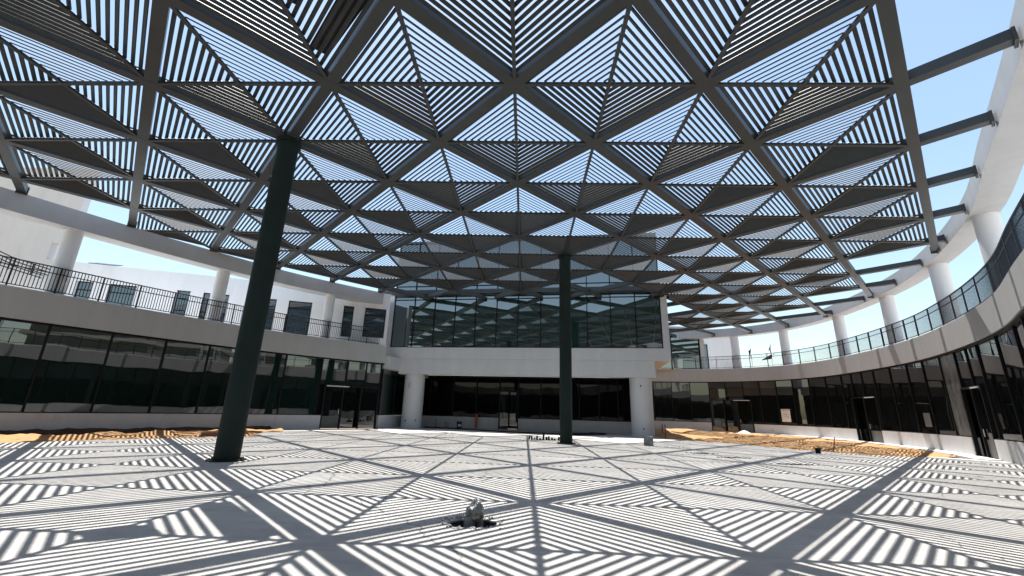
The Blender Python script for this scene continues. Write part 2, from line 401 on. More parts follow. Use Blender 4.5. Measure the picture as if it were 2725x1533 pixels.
# edge beam along the glass hall
eb = MB(); eb.bar(H(-1.6, -.30, 11.12), H(23.2, -.30, 11.12), .30, .36); eb.build('edge_beam', M['steel'], canopy)
for (r, u), lab in (((2, -3), 'thick column nearest the camera, left of centre'), ((6, 1), 'slim looking column in front of the glass hall')):
    q = node(r, u); mb = MB(); mb.tube([(q.x, q.y, 0.03), (q.x, q.y, CZ - .002)], .335, 40)
    c = mb.build('support_column', M['column'], canopy, smooth=True, label=lab)
    b = MB(); b.tube([(q.x, q.y, .004), (q.x, q.y, .034)], .50, 32)
    for k in range(8):
        a = 2 * pi * k / 8; x, y = q.x + .42 * cos(a), q.y + .42 * sin(a); b.tube([(x, y, .03), (x, y, .085)], .02, 8)
    b.build('base_plate', M['column'], c)
    t = MB(); t.tube([(q.x, q.y, CZ - .14), (q.x, q.y, CZ - .003)], .40, 32); t.build('column_head', M['column'], c)
# boards left lying on top of the slats
def board(pts, label, z):
    cx = sum(p[0] for p in pts) / len(pts); cy = sum(p[1] for p in pts) / len(pts)
    solo(MB().prism(pts, z, z + .02), 'plywood_sheet', M['board'], (cx, cy, z), label, 'board', 'boards left on the canopy')
ZB = CZ + .305
board([(-5.62, 9.20), (-5.24, 9.52), (-3.45, 7.68), (-3.88, 7.29)], 'plywood sheet lying on the canopy slats along the beam above the left column', ZB)
board([(-6.0, 7.58), (-5.36, 8.0), (-4.86, 7.58), (-5.42, 7.16)], 'short plywood sheet on the canopy slats nearer the camera than the long one', ZB)

# ------------------------------------------------------------------ ring wings
def railing(C, bal, posts, zb, zt, label, t_lo, t_hi, group):
    q = C.xy((posts[0] + posts[-1]) / 2, .12); R = thing('terrace_railing', (q.x, q.y, zb), label, 'railing', group)
    h = zt - zb; d = .14
    tr = MB(); C.sweep(tr, t_lo, t_hi, d - .03, d + .03, zt - .05, zt, .35); tr.build('top_rail', M['rail'], R)
    mr = MB(); C.sweep(mr, t_lo, t_hi, d - .018, d + .018, zb + h * .735, zb + h * .735 + .04, .35); mr.build('middle_rail', M['rail'], R)
    br = MB(); C.sweep(br, t_lo, t_hi, d - .018, d + .018, zb + .12, zb + .16, .35); br.build('bottom_rail', M['rail'], R)
    for t in posts:
        p = C.xy(t, d); n = C.nrm(t); e = Vector((-n.y, n.x)); mb = MB()
        a, b = p - e * .03, p + e * .03
        mb.hexa([(*(a - n * .035), zb - .06), (*(b - n * .035), zb - .06), (*(b + n * .035), zb - .06), (*(a + n * .035), zb - .06),
                 (*(a - n * .035), zt - .051), (*(b - n * .035), zt - .051), (*(b + n * .035), zt - .051), (*(a + n * .035), zt - .051)])
        mb.build('post', M['rail'], R)
    for t0, t1 in zip(posts, posts[1:]):
        n = max(2, int(round((t1 - t0) / .125))); mb = MB()
        for k in range(1, n):
            p = C.xy(t0 + (t1 - t0) * k / n, d); mb.bar((p.x, p.y, zb + .125), (p.x, p.y, zt - .03), bal, bal)
        mb.build('baluster_panel', M['rail'], R)
def wing(C, name_label, lv, mull, doors, plinths, colsT, col_r, t_lo, t_hi, ring_lo, ring_hi, glass, dusty=()):
    zp, zg, zs, r0, r1 = lv
    mid = C.xy((t_lo + t_hi) / 2, 3)
    W = thing('wing_building', (mid.x, mid.y, 0), name_label, 'building')
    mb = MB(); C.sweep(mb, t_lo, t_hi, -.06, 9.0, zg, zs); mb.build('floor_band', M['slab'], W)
    mb = MB(); C.sweep(mb, t_lo, t_hi, .02, .34, zs, zs + .07); mb.build('coping', M['kerb'], W)
    mb = MB(); C.sweep(mb, t_lo, t_hi, .36, 8.98, zs - .02, zs + .006, 1.0); mb.build('terrace_bounce_floor', M['kerb'], W)  # pale floor layer, unseen from below, added to bounce light onto the house
    mb = MB(); C.sweep(mb, t_lo, t_hi, .55, .75, 0, zg - .003, 1.0); mb.build('dark_inner_wall', M['void'], W)
    for t0, t1 in plinths:
        mb = MB(); C.sweep(mb, t0, t1, .0, .30, -.45, zp - .05); mb.build('plinth', M['plinth'], W)
        mb = MB(); C.sweep(mb, t0, t1, .04, .30, zp - .05, zp); mb.build('sill', M['black'], W)
    hd = MB(); C.sweep(hd, t_lo, t_hi, .0, .22, zg - .09, zg - .004); hd.build('head_frame', M['black'], W)
    for t in mull:
        p = C.xy(t, .125); n = C.nrm(t); z0 = zp
        for (d0, d1, zd) in doors:
            if d0 + .1 < t < d1 - .1: z0 = zd + .1
        mb = MB(); mb.bar((p.x, p.y, z0), (p.x, p.y, zg - .09), .075, .09, up=(n.x, n.y, 0)); mb.build('mullion', M['black'], W)
    ts = sorted(mull); gl = []
    for t0, t1 in zip(ts, ts[1:]):
        z0 = zp + .002
        for (d0, d1, zd) in doors:
            if d0 - .15 < (t0 + t1) / 2 < d1 + .15: z0 = zd + .1
        a = C.xy(t0 + .045, .14); b = C.xy(t1 - .045, .14); n = C.nrm((t0 + t1) / 2)
        j = random.uniform(-.004, .004); k = random.uniform(-.003, .003)
        a = a + n * j; b = b - n * j; h = Vector((n.x * k, n.y * k))
        mb = MB(); o = n * .02
        mb.hexa([(*(a - h), z0), (*(b - h), z0), (*(b - h + o), z0), (*(a - h + o), z0), (*(a + h), zg - .092), (*(b + h), zg - .092), (*(b + h + o), zg - .092), (*(a + h + o), zg - .092)])
        mb.build('glass_pane', M['dusty'] if any(abs((t0 + t1) / 2 - q) < .6 for q in dusty) else M[glass], W)
    for (d0, d1, zd) in doors:
        n = max(2, int(round((d1 - d0) / 1.3))); fr = MB()
        for k in range(n + 1):
            t = d0 + (d1 - d0) * k / n; p = C.xy(t, .10); nn = C.nrm(t); fr.bar((p.x, p.y, 0.005), (p.x, p.y, zd), .09, .16, up=(nn.x, nn.y, 0))
        C.sweep(fr, d0, d1, .02, .18, zd, zd + .095); dr = fr.build('entrance_door', M['black'], W)
        hb = MB(); C.sweep(hb, d0 + .08, d0 + (d1 - d0) * .42, -.05, .015, zd - .02, zd + .05); hb.build('door_track', M['alu'], dr)
        for k in range(n):
            t0 = d0 + (d1 - d0) * k / n + .06; t1 = d0 + (d1 - d0) * (k + 1) / n - .06; dd = .12 if k != 1 else .45
            a, b = C.xy(t0, dd), C.xy(t1, dd); nn = C.nrm((t0 + t1) / 2); o = nn * .03
            mb = MB(); mb.hexa([(*a, zp * .9), (*b, zp * .9), (*(b + o), zp * .9), (*(a + o), zp * .9), (*a, zd - .01), (*b, zd - .01), (*(b + o), zd - .01), (*(a + o), zd - .01)])
            lf = mb.build('door_leaf', M['glass_dark'], dr)
            mb = MB(); mb.hexa([(*a, .03), (*b, .03), (*(b + o), .03), (*(a + o), .03), (*a, zp * .9 - .003), (*b, zp * .9 - .003), (*(b + o), zp * .9 - .003), (*(a + o), zp * .9 - .003)])
            mb.build('kick_panel', M['grey_panel'] if k == 0 else M['glass_dark'], lf)
            if k == 0:
                p = C.xy(t1 - .1, dd - .06); mb = MB(); mb.tube([(p.x, p.y, 1.0), (p.x, p.y, 1.35)], .018, 8); mb.build('handle', M['alu'], lf)
    mb = MB(); C.sweep(mb, ring_lo, ring_hi, .0, 1.0, r0, r1); mb.build('ring_beam', M['ring'], W)
    for t in colsT:
        p = C.xy(t, .58); mb = MB(); mb.tube([(p.x, p.y, zs - .01), (p.x, p.y, r0 + .01)], col_r, 28); mb.build('ring_column', M['house'], W, smooth=True)
    return W
Lm = [-43.5, -41, -38.5, -36, -33.5, -31, -28.5, -26, -23.5, -21, -18.5, -16, -13.6, -11.3, -9, -7.1, -4.8, -2.5, -.4, 1.7, 4.0, 6.3, 8.6, 10.9, 13.2, 15.5, 17.83, 20.0, 22.3, 24.6, 27.05, 28.88, 30.37, 31.55]
wing(LC, 'long left wing with dark green glazing, grey floor band and white ring beam on columns', (.95, 4.89, 6.22, 9.58, 10.52), Lm, [(27.45, 31.5, 2.92)],
     [(LC.lo, 27.4)], [-7.7, -.8, 6.15, 13.05, 20.0, 27.05], .36, LC.lo, LC.hi, LC.lo, 31.0, 'glass')
Rm = [.6, 2.8, 5, 7.2, 9.4, 11.6, 13.9, 16.1, 18.0, 19.8, 22.46, 25.05, 26.5, 28.0, 30.05, 32.35, 34.3, 36.4, 38.5, 40.05, 41.45, 42.86, 45, 47, 48.87, 50.65, 52.3, 53.95, 55.7, 57.35, 59.32, 61.3, 63.3, 65.6]
wing(RC, 'curved right wing with black glazing, pale floor band and white ring beam on round columns', (.96, 5.34, 6.70, 10.36, 11.28), Rm, [(25.6, 28.0, 3.3), (38.65, 41.75, 3.3), (53.3, 57.35, 3.3)],
     [(RC.lo, 25.5), (28.05, 38.6), (41.8, 53.2), (57.4, RC.hi)], [.3, 7.3, 21.2, 28.5, 35.7, 42.45, 49.35, 54.3], .43, RC.lo, RC.hi, RC.lo, 60.5, 'glass_dark', dusty=(29.1,))
lposts = [-.6 + 1.5 * i for i in range(0, 8)] + [11.42, 12.96, 14.55, 16.09, 17.69, 19.31, 20.85, 22.75, 24.08, 25.58, 27.08, 28.72, 30.1, 31.5]
railing(LC, .024, lposts, 6.25, 7.56, 'black steel balustrade along the terrace edge of the left wing', -.6, 31.5, 'terrace balustrades')
rposts = [3.2 + 1.75 * i for i in range(0, 9)] + [19.2, 20.9, 23.1, 24.95, 26.65, 28.35, 30.05, 31.95, 33.45, 34.9, 36.38, 38.1, 39.73, 41.72, 43.72, 45.72, 47.55, 49.46, 51.1, 52.9, 54.63, 56.29, 57.93, 59.8, 61.6, 63.4]
railing(RC, .016, rposts, 6.74, 8.16, 'black steel balustrade along the curved terrace edge of the right wing', 3.2, 63.4, 'terrace balustrades')

# ------------------------------------------------------------------ glass hall
q = H(11, 6, 0); hall = thing('glass_hall', q, 'central building with a tall glazed box on white slab and two thick round piers', 'building')
mb = MB(); hbox(mb, -.66, 22.47, .0, 7.5, 5.52, 6.44); mb.build('floor_band', M['white'], hall)
mb = MB(); hbox(mb, .78, 21.28, .06, .85, 4.26, 5.517); mb.build('transfer_beam', M['white'], hall)
mb = MB(); hbox(mb, 20.43, 21.28, .853, 6.2, 4.26, 5.517); hbox(mb, .78, 1.6, .853, 4.9, 4.26, 5.517); mb.build('side_beam', M['white'], hall)
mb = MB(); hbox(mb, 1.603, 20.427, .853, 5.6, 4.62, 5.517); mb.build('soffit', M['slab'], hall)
for s in (1.97, 20.24):
    p = H(s, .84, 0); mb = MB(); mb.tube([(p[0], p[1], -.3), (p[0], p[1], 4.258)], .825, 40); pier = mb.build('pier', M['white'], hall, smooth=True)
    for ds, z in ((-.2, .58), (.55, .62)) if s < 5 else ((-.05, .55), (-.1, 3.62)):
        a = math.asin(max(-1, min(1, ds / .825))); c0 = H(s + ds, .84 - .825 * cos(a) - .012, z); c1 = H(s + ds, .84 - .825 * cos(a) + .04, z)
        mb = MB(); mb.tube([c0, c1], .06, 14); mb.build('conduit_hole', M['black'], pier)
    if s < 5:
        mb = MB(); pts = []
        for k in range(13):
            a = 2 * pi * k / 12; pts.append(H(s - .1 + .09 * cos(a) + .05 * sin(a), .02 - .01, 3.38 + .2 * sin(a)))
        mb.tube(pts, .014, 6); mb.build('wire_loop', M['rust'], pier)
for s0, s1 in ((-.66, -.22), (21.98, 22.47)):
    mb = MB(); hbox(mb, s0, s1, .003, 1.6, 6.44, 11.28); mb.build('side_fin', M['white'], hall)
hm = [-.2, 1.64, 3.48, 5.3, 7.1, 8.9, 10.7, 12.57, 14.45, 16.3, 18.15, 20.05, 21.95]
for s in hm:
    mb = MB(); hbox(mb, s - .035, s + .035, .10, .24, 6.445, 15.8); mb.build('mullion', M['black'], hall)
for z in (6.48, 10.58, 11.79, 15.78):
    mb = MB(); hbox(mb, -.22, 21.97, .115, .23, z - .035, z + .035); mb.build('transom', M['black'], hall)
mb = MB(); hbox(mb, -.22, 21.97, .09, .235, 10.95, 11.40); mb.build('spandrel', M['spandrel'], hall)
for s0, s1 in zip(hm, hm[1:]):
    for z0, z1 in ((6.52, 10.54), (10.62, 10.947), (11.403, 11.75), (11.83, 15.74)):
        j = random.uniform(-.006, .006); k = random.uniform(-.004, .004)
        a0, a1 = s0 + .037, s1 - .037
        mb = MB(); mb.hexa([H(a0, .17 + j - k, z0), H(a1, .17 - j - k, z0), H(a1, .19 - j - k, z0), H(a0, .19 + j - k, z0), H(a0, .17 + j + k, z1), H(a1, .17 - j + k, z1), H(a1, .19 - j + k, z1), H(a0, .19 + j + k, z1)])
        mb.build('glass_pane', M['glass_hall'], hall)
mb = MB(); hbox(mb, -.2, 21.95, .26, 14, 6.445, 15.82); mb.build('hall_body', M['pale'], hall)
mb = MB(); hbox(mb, -.25, 22.0, .08, 14.1, 15.82, 16.0); mb.build('roof', M['spandrel'], hall)
# recessed ground floor under the hall
rd = 5.0; rm = [.75, 1.87, 4.1, 6.3, 8.44, 10.13, 12.15, 13.98, 15.5, 17.2, 18.8, 20.4]
for s0, s1 in ((.75, 8.44), (10.13, 20.4)):
    mb = MB(); hbox(mb, s0, s1, rd, rd + .3, -.3, .92); mb.build('plinth', M['plinth'], hall)
    mb = MB(); hbox(mb, s0, s1, rd + .03, rd + .3, .92, .98); mb.build('sill', M['black'], hall)
for s in rm:
    mb = MB(); hbox(mb, s - .045, s + .045, rd - .02, rd + .18, .98 if s not in (8.44, 10.13) else .004, 4.45); mb.build('mullion', M['black'], hall)
mb = MB(); hbox(mb, .7, 20.43, rd - .03, rd + .2, 4.45, 4.56); mb.build('head_frame', M['black'], hall)
for s0, s1 in zip(rm, rm[1:]):
    z0 = 3.3 if abs(s0 - 8.44) < .01 else .982
    j = random.uniform(-.008, .008); k = random.uniform(-.006, .006)
    mb = MB(); a0, a1 = s0 + .047, s1 - .047; d = rd + .08
    mb.hexa([H(a0, d + j - k, z0), H(a1, d - j - k, z0), H(a1, d + .02 - j - k, z0), H(a0, d + .02 + j - k, z0), H(a0, d + j + k, 4.448), H(a1, d - j + k, 4.448), H(a1, d + .02 - j + k, 4.448), H(a0, d + .02 + j + k, 4.448)])
    mb.build('glass_pane', M['glass_recess'], hall)
mb = MB(); hbox(mb, 8.49, 10.08, rd + .06, rd + .14, 3.2, 3.297); dr = mb.build('entrance_door', M['black'], hall)
mb = MB(); hbox(mb, 8.49, 9.25, rd + .07, rd + .11, .01, 3.197); mb.build('door_leaf', M['glass_dark'], dr)
mb = MB(); hbox(mb, 9.3, 10.08, rd + .5, rd + .54, .01, 3.197); mb.build('door_leaf', M['glass_dark'], dr)
mb = MB(); hbox(mb, .7, 20.43, rd + .8, rd + 1, 0, 4.6); mb.build('dark_inner_wall', M['void'], hall)
# glazed side returns left and right of the recess
def side_return(p0, p1, label_h):
    a, b = Vector(p0), Vector(p1); e = (b - a).normalized(); n = Vector((-e.y, e.x)); L = (b - a).length
    def P(s, d): return a + e * s + n * d
    def bx(mb, s0, s1, d0, d1, z0, z1):
        c = [P(s0, d0), P(s1, d0), P(s1, d1), P(s0, d1)]; mb.hexa([(*v, z0) for v in c] + [(*v, z1) for v in c])
    mb = MB(); bx(mb, 0, L, -.15, .15, -.3, .93); mb.build('plinth', M['plinth'], hall)
    mb = MB(); bx(mb, 0, L, -.5, .5, 4.50, 5.515); mb.build('bulkhead', M['white'], hall)
    k = 3
    for i in range(k):
        s0, s1 = L * i / k, L * (i + 1) / k
        mb = MB(); bx(mb, s0 + .04, s1 - .04, -.03, .03, .94, 4.48); mb.build('glass_pane', M['glass'], hall)
        mb = MB(); bx(mb, s0 - .04, s0 + .04, -.09, .09, .94, 4.49); mb.build('mullion', M['black'], hall)
side_return((-10.05, 34.2), (-8.45, 40.7), 0)
side_return((10.75, 38.2), (13.4, 51.2), 0)

# ------------------------------------------------------------------ glazed lobby behind the right balustrade
lb = thing('glass_lobby', (20.5, 52, 6.7), 'small green glazed stair lobby on the terrace right of the central building', 'building')
MB().box(15.5, 22.42, 50.35, 56, 6.705, 11.38).build('lobby_body', M['white'], lb)
for x0, x1 in ((15.6, 18.98), (19.08, 22.40)):
    MB().box(x0, x1, 50.28, 50.34, 6.9, 11.3).build('glass_pane', M['glass_hall'], lb)
for x in (15.55, 19.03, 22.4): MB().box(x - .05, x + .05, 50.2, 50.34, 6.71, 11.36).build('mullion', M['black'], lb)
MB().box(15.5, 22.45, 50.19, 50.34, 11.3, 11.375).build('head_frame', M['black'], lb)
MB().box(22.455, 22.95, 50.1, 56, 6.705, 11.55).build('side_fin', M['white'], lb)
MB().box(15.2, 23.1, 50.05, 56.2, 11.56, 11.8).build('roof', M['white'], lb)

# ------------------------------------------------------------------ white house on the left terrace
VD = Vector((1, .318)).normalized(); VN = Vector((-VD.y, VD.x)); VO = Vector((-36, 25.6))
def V(s, d, z): q = VO + VD * s + VN * d; return (q.x, q.y, z)
def vbox(mb, s0, s1, d0, d1, z0, z1):
    return mb.hexa([V(s0, d0, z0), V(s1, d0, z0), V(s1, d1, z0), V(s0, d1, z0), V(s0, d0, z1), V(s1, d0, z1), V(s1, d1, z1), V(s0, d1, z1)])
house = thing('terrace_house', V(16, 3, 6.22), 'white flat roofed block with dark windows set back on the left terrace', 'building')
wins = [(6.97, 7.85, 6.5), (8.73, 10.3, 6.5), (12.68, 13.5, 6.5), (14.3, 14.75, 6.5), (15.55, 15.95, 6.5), (18.5, 19.1, 6.5), (19.93, 21.58, 6.6), (23.88, 24.65, 6.75), (25.48, 27.12, 6.85)]
# wall with openings: piers between the windows, a strip above and below
wl = MB(); cur = 5.9
for s0, s1, zb in wins:
    vbox(wl, cur, s0, 0, .35, 6.22, 10.5); vbox(wl, s0, s1, 0, .35, 9.22, 10.5); vbox(wl, s0, s1, 0, .35, 6.22, zb); cur = s1
vbox(wl, cur, 27.36, 0, .35, 6.22, 10.5)
wl.build('wall', M['house'], house)
mb = MB(); vbox(mb, 5.9, 27.3, .5, 9, 6.22, 10.35); mb.build('house_body', M['pale'], house)
for s0, s1, zb in wins:
    f = MB(); w = .06
    for a0, a1, z0, z1 in ((s0 + .003, s0 + w, zb + .003, 9.217), (s1 - w, s1 - .003, zb + .003, 9.217), (s0 + w, s1 - w, 9.217 - w, 9.217), (s0 + w, s1 - w, zb + .003, zb + w), (s0 + w, s1 - w, 8.62, 8.68)):
        vbox(f, a0, a1, .12, .22, z0, z1)
    if s1 - s0 < 1: vbox(f, s0 + w, s1 - w, .12, .22, 7.75, 7.81)
    fo = f.build('window', M['black'], house)
    p = MB(); vbox(p, s0 + .01, s1 - .01, .16, .19, zb + .01, 9.2); p.build('pane', M['glass_win'], fo)
mb = MB(); mb.hexa([V(6.0, 2.2, 11.05), V(7.6, 2.2, 11.05), V(7.6, 3.2, 11.38), V(6.0, 3.2, 11.38), V(6.0, 2.2, 11.1), V(7.6, 2.2, 11.1), V(7.6, 3.2, 11.43), V(6.0, 3.2, 11.43)])
sp = solo(mb, 'solar_panel', M['panel'], V(6.6, 2.8, 10.35), 'dark tilted solar panel on the roof edge of the white left block', 'solar panel')
mb = MB()
for s in (6.2, 7.4): mb.bar(V(s, 3.1, 10.35), V(s, 3.1, 11.34), .05, .05); mb.bar(V(s, 2.3, 10.35), V(s, 2.3, 11.07), .05, .05)
mb.build('support_frame', M['alu'], sp)
# stair tower and stair on the far left
tw = thing('stair_tower', (-40, 31, 6.22), 'pale tall blank wall of the stair tower with a small square opening, far left', 'building')
mb = MB(); mb.box(-52, -34.62, 30, 30.5, 6.2, 19); mb.box(-34.62, -33.75, 30, 30.5, 12.76, 19); mb.box(-34.62, -33.75, 30, 30.5, 6.2, 11.43); mb.box(-33.75, -33.3, 30, 30.5, 6.2, 19); mb.build('wall', M['white'], tw)
mb = MB(); mb.box(-60, -47, 30.5, 38, 6.2, 19); mb.build('tower_body', M['white'], tw)
q = LC.xy(11, 3.2); st = thing('outdoor_stair', (q.x, q.y, 6.22), 'outdoor stair with white parapet and black handrails behind the left balustrade', 'stair')
mb = MB()
for k in range(9):
    LC.sweep(mb, 13.3 - (k + 1) * .62, 13.3 - k * .62, 3.0, 3.2, 6.22, 7.42 + k * .06)
mb.build('parapet', M['white'], st)
mb = MB()
for k in range(12): LC.sweep(mb, 13.0 - (k + 1) * .5, 13.0 - k * .5, 3.25, 5.0, 6.22, 6.4 + k * .14)
mb.build('steps', M['white'], st)
mb = MB()
for dz in (0, -.16, -.32):
    for off, dd in ((0, 3.1), (.0, 4.9)):
        pts = [LC.xy(13.4, dd), LC.xy(11.8, dd), LC.xy(7.5, dd)]; zz = (7.95 + dz, 8.2 + dz, 9.7 + dz)
        for (a, za), (b, zb_) in zip(list(zip(pts, zz)), list(zip(pts[1:], zz[1:]))): mb.bar((a.x, a.y, za), (b.x, b.y, zb_), .045, .045)
for t in (13.4, 12.6, 11.8, 10.6, 9.4, 8.2):
    a = LC.xy(t, 3.1); top = 7.95 + (13.4 - t) * .156 if t > 11.8 else 8.2 + (11.8 - t) * .349; mb.bar((a.x, a.y, 7.3), (a.x, a.y, top), .045, .045)
mb.build('handrail', M['rail'], st)
# white pavilion behind the far right balustrade
pv = thing('terrace_pavilion', (27, 60, 6.7), 'plain white pavilion behind the balustrade beside the small glazed lobby', 'building')
MB().box(24.5, 30.4, 58, 66, 0, 13.2).build('wall', M['white'], pv)
f = MB(); f.box(25.6, 25.7, 57.9, 58.02, 7, 11.0); f.box(26.85, 26.95, 57.9, 58.02, 7, 11.0); f.box(25.7, 26.85, 57.9, 58.02, 10.9, 11.0); wf = f.build('window', M['black'], pv)
MB().box(25.69, 26.86, 57.95, 58.01, 7, 10.91).build('pane', M['glass_win'], wf)
# buildings far beyond the right wing (out of frame, mirrored by the left glazing)
for i, (x, y, w, d, h, lab) in enumerate(((88, 26, 15, 15, 40, 'grey apartment tower with stacked balconies mirrored in the left glazing'), (100, -8, 17, 16, 56, 'tallest grey apartment tower mirrored in the left glazing'), (118, 42, 16, 16, 48, 'furthest grey apartment tower mirrored in the left glazing'))):
    t = thing('apartment_tower', (x, y, 0), lab, 'building', 'towers beyond the right wing')
    MB().box(x - w / 2, x + w / 2, y - d / 2, y + d / 2, -.5, h).build('tower_body', M['grey_panel'], t)
    mb = MB()
    for k in range(int(h / 3.2)): mb.box(x - w / 2 - 1.3, x + w / 2 + 1.3, y - d / 2 - 1.3, y + d / 2 + 1.3, 3.2 * k + 2.6, 3.2 * k + 3.5)
    mb.build('balcony', M['tower'], t)

# ------------------------------------------------------------------ flags beyond the right wing
def flag(x, y, ztop, shape, label):
    t = thing('flagpole', (x, y, -.5), label, 'flag', 'flags beyond the terrace')
    MB().tube([(x, y, -.5), (x, y, ztop)], [.06, .035], 10).build('pole', M['alu'], t)
    for mat, pts in shape:
        P = [(x + a, y + .25 * sin(5 * a + 3 * b), ztop + b) for a, b in pts]; n = len(P); c = tuple(sum(p[i] for p in P) / n for i in range(3))
        mb = MB(); mb.add(P + [(p[0], p[1] + .03, p[2]) for p in P], [tuple(range(n))[::-1], tuple(range(n, 2 * n))] + [(i, (i + 1) % n, n + (i + 1) % n, n + i) for i in range(n)])
        mb.build('flag_cloth', M[mat], t)
flag(42.5, 75, 13.75, [('navy', [(-.02, -.55), (-.28, -.9), (-.30, -1.5), (-.02, -1.6)]), ('red', [(-.02, -1.6), (-.26, -1.52), (-.12, -2.3), (.16, -2.3), (.18, -1.8)])], 'drooping dark flag on a pole, leftmost of three beyond the right railing')
flag(46.1, 75, 14.45, [('navy', [(.04, -.3), (-.62, -1.55), (-.5, -1.5), (.02, -1.2)]), ('red', [(.04, -1.1), (-.08, -1.5), (-.05, -2.3), (.16, -2.4), (.22, -2.0), (.14, -1.5)]), ('navy', [(-.06, -2.1), (-1.75, -3.1), (-1.5, -3.15), (-.1, -2.9), (-.02, -2.5)]), ('wcloth', [(.32, -2.4), (.6, -2.2), (.62, -1.7), (.44, -1.9)])], 'largest flag, dark and red, blowing left on a pole between the other two')
flag(48.9, 75, 13.4, [('green', [(-.04, -.05), (-.35, -.2), (-.9, -1.4), (-.75, -1.6), (-.15, -.9), (.0, -.5)]), ('navy', [(-.75, -1.6), (-.9, -1.4), (-1.0, -1.55), (-.8, -1.85)])], 'green flag drooping on a pole, rightmost of three beyond the right railing')

# ------------------------------------------------------------------ small things on the ground
# wrapped stub in the pit
lin = MB(); n_ = len(hole)
lin.v = [(PX + (x - PX) * .985, PY + (y - PY) * .985, -.02) for x, y in hole] + [(PX + (x - PX) * .93, PY + (y - PY) * .93, -.42) for x, y in hole]
lin.f = [(i, (i + 1) % n_, n_ + (i + 1) % n_, n_ + i) for i in range(n_)] + [tuple(range(n_, 2 * n_))]
struct(lin.build('pit_lining', M['rubble_dark']))
ws = thing('wrapped_pipe_stub', (PX + .02, PY, -.45), 'short pipe stub wrapped in crumpled grey film rising from a broken pit in the floor', 'pipe')
MB().tube([(PX - .05, PY, -.45), (PX - .05, PY, .10)], .085, 18).build('pipe', M['concrete'], ws, smooth=True)
MB().tube([(PX + .10, PY + .03, -.45), (PX + .10, PY + .03, .12)], .05, 14).build('pipe', M['concrete'], ws, smooth=True)
bm = bmesh.new(); bmesh.ops.create_icosphere(bm, subdivisions=3, radius=1)
for v in bm.verts:
    n = v.co.normalized(); k = 1 + .22 * noise.fractal(n * 2.2 + Vector((5, 1, 2)), 1, 2, 3) + .22 * abs(noise.noise(n * 4 + Vector((2, 2, 2))))
    top = max(0, n.z)
    v.co = Vector((n.x * .128 * k * (1 - .25 * top), n.y * .12 * k * (1 - .25 * top), .16 + n.z * .15 * k))
me = bpy.data.meshes.new('plastic_wrap'); bm.to_mesh(me); bm.free(); me.materials.append(M['film'])
o = bpy.data.objects.new('plastic_wrap', me); COL.objects.link(o); o.parent = ws; o.location = (0, 0, .45)
def clods(cx, cy, rx, ry, n, smin, smax, name, label, cat, mat='rubble', ring=False, z=0.0, group=None):
    mb = MB()
    for i in range(n):
        a = random.uniform(0, 2 * pi); r = (random.random() ** .5) if not ring else random.uniform(.98, 1.5)
        x, y = cx + rx * r * cos(a), cy + ry * r * sin(a); s = random.uniform(smin, smax) * (1.2 - .6 * r if not ring else 1)
        m = 6; pts = []
        for k in range(m):
            b = 2 * pi * k / m + random.uniform(-.3, .3); q = s * random.uniform(.7, 1.2); pts.append((x + q * cos(b), y + q * sin(b)))
        o = len(mb.v); mb.v += [(px, py, z - .01) for px, py in pts] + [(x + (px - x) * .55, y + (py - y) * .55, z + s * random.uniform(.35, .7)) for px, py in pts]
        mb.f.append(tuple(o + m + k for k in range(m)))
        for k in range(m): mb.f.append((o + k, o + (k + 1) % m, o + m + (k + 1) % m, o + m + k))
    ob = mb.build(name, M[mat]); ob['kind'] = 'stuff'; ob['label'] = label; ob['category'] = cat; return ob
clods(PX, PY, .37, .27, 110, .01, .035, 'pit_rubble', 'broken screed crumbs around the rim of the pit', 'rubble', 'concrete', ring=True)
for x, y, rx, ry, lab in ((8.6, 20.0, .75, .30, 'dark dirt crumbs on the floor between the pier and the orange sand'), (9.3, 18.4, .8, .25, 'dark dirt crumbs on the floor, middle of three patches'), (10.4, 16.4, .7, .2, 'dark dirt crumbs on the floor, nearest of three patches')):
    clods(x, y, rx, ry, 120, .015, .06, 'dirt_patch', lab, 'dirt')
clods(8.6, 23.3, 1.6, .5, 90, .01, .04, 'dirt_scatter', 'loose dirt crumbs scattered beside the concrete stub', 'dirt')
# concrete stub
solo(MB().tube([(7.55, 24.1, -.02), (7.55, 24.1, .44), (7.55, 24.1, .47)], [.25, .245, .215], 24), 'concrete_stub', M['concrete'], (7.55, 24.1, 0), 'short round grey concrete stub on the floor before the right pier', 'concrete stub', smooth=False)
fx = thing('floor_fitting', (15.06, 21.88, 0), 'small black floor fitting at the edge of the orange sand', 'fitting')
MB().tube([(15.06, 21.88, 0), (15.06, 21.88, .22)], .11, 16).build('fitting_body', M['black'], fx)
MB().tube([(15.06, 21.88, .223), (15.06, 21.88, .26)], .16, 16).build('cap', M['rust'], fx)
solo(MB().tube([(17.05, 23.6, -.1), (17.25, 23.75, .35), (17.42, 23.85, .70)], .022, 8), 'rebar_stake', M['rust'], (17.05, 23.6, 0), 'leaning rusty rebar stake stuck in the orange sand', 'stake')
for x, y, h, r, lab in ((-6.33, 39.1, .74, .025, 'thin black stake by the recessed plinth, right beside the left pier'), (-5.37, 38.2, .52, .03, 'short black stub, left one of the close pair by the recessed plinth'), (-5.17, 38.3, .50, .03, 'short black stub, right one of the close pair by the recessed plinth'), (10.3, 37.0, .78, .03, 'dark stake left of the right pier in the shade'), (11.25, 32.0, .95, .03, 'tall rusty stake right beside the right pier'), (12.6, 36.5, .85, .035, 'dark stake in the shaded sand behind the right pier'), (-13.95, 32.2, .5, .025, 'thin dark stake against the left plinth beside the door')):
    solo(MB().tube([(x, y, -.1), (x + .02, y, h)], r, 8), 'ground_stake', M['rust'], (x, y, 0), lab, 'stake', 'stakes along the plinths')
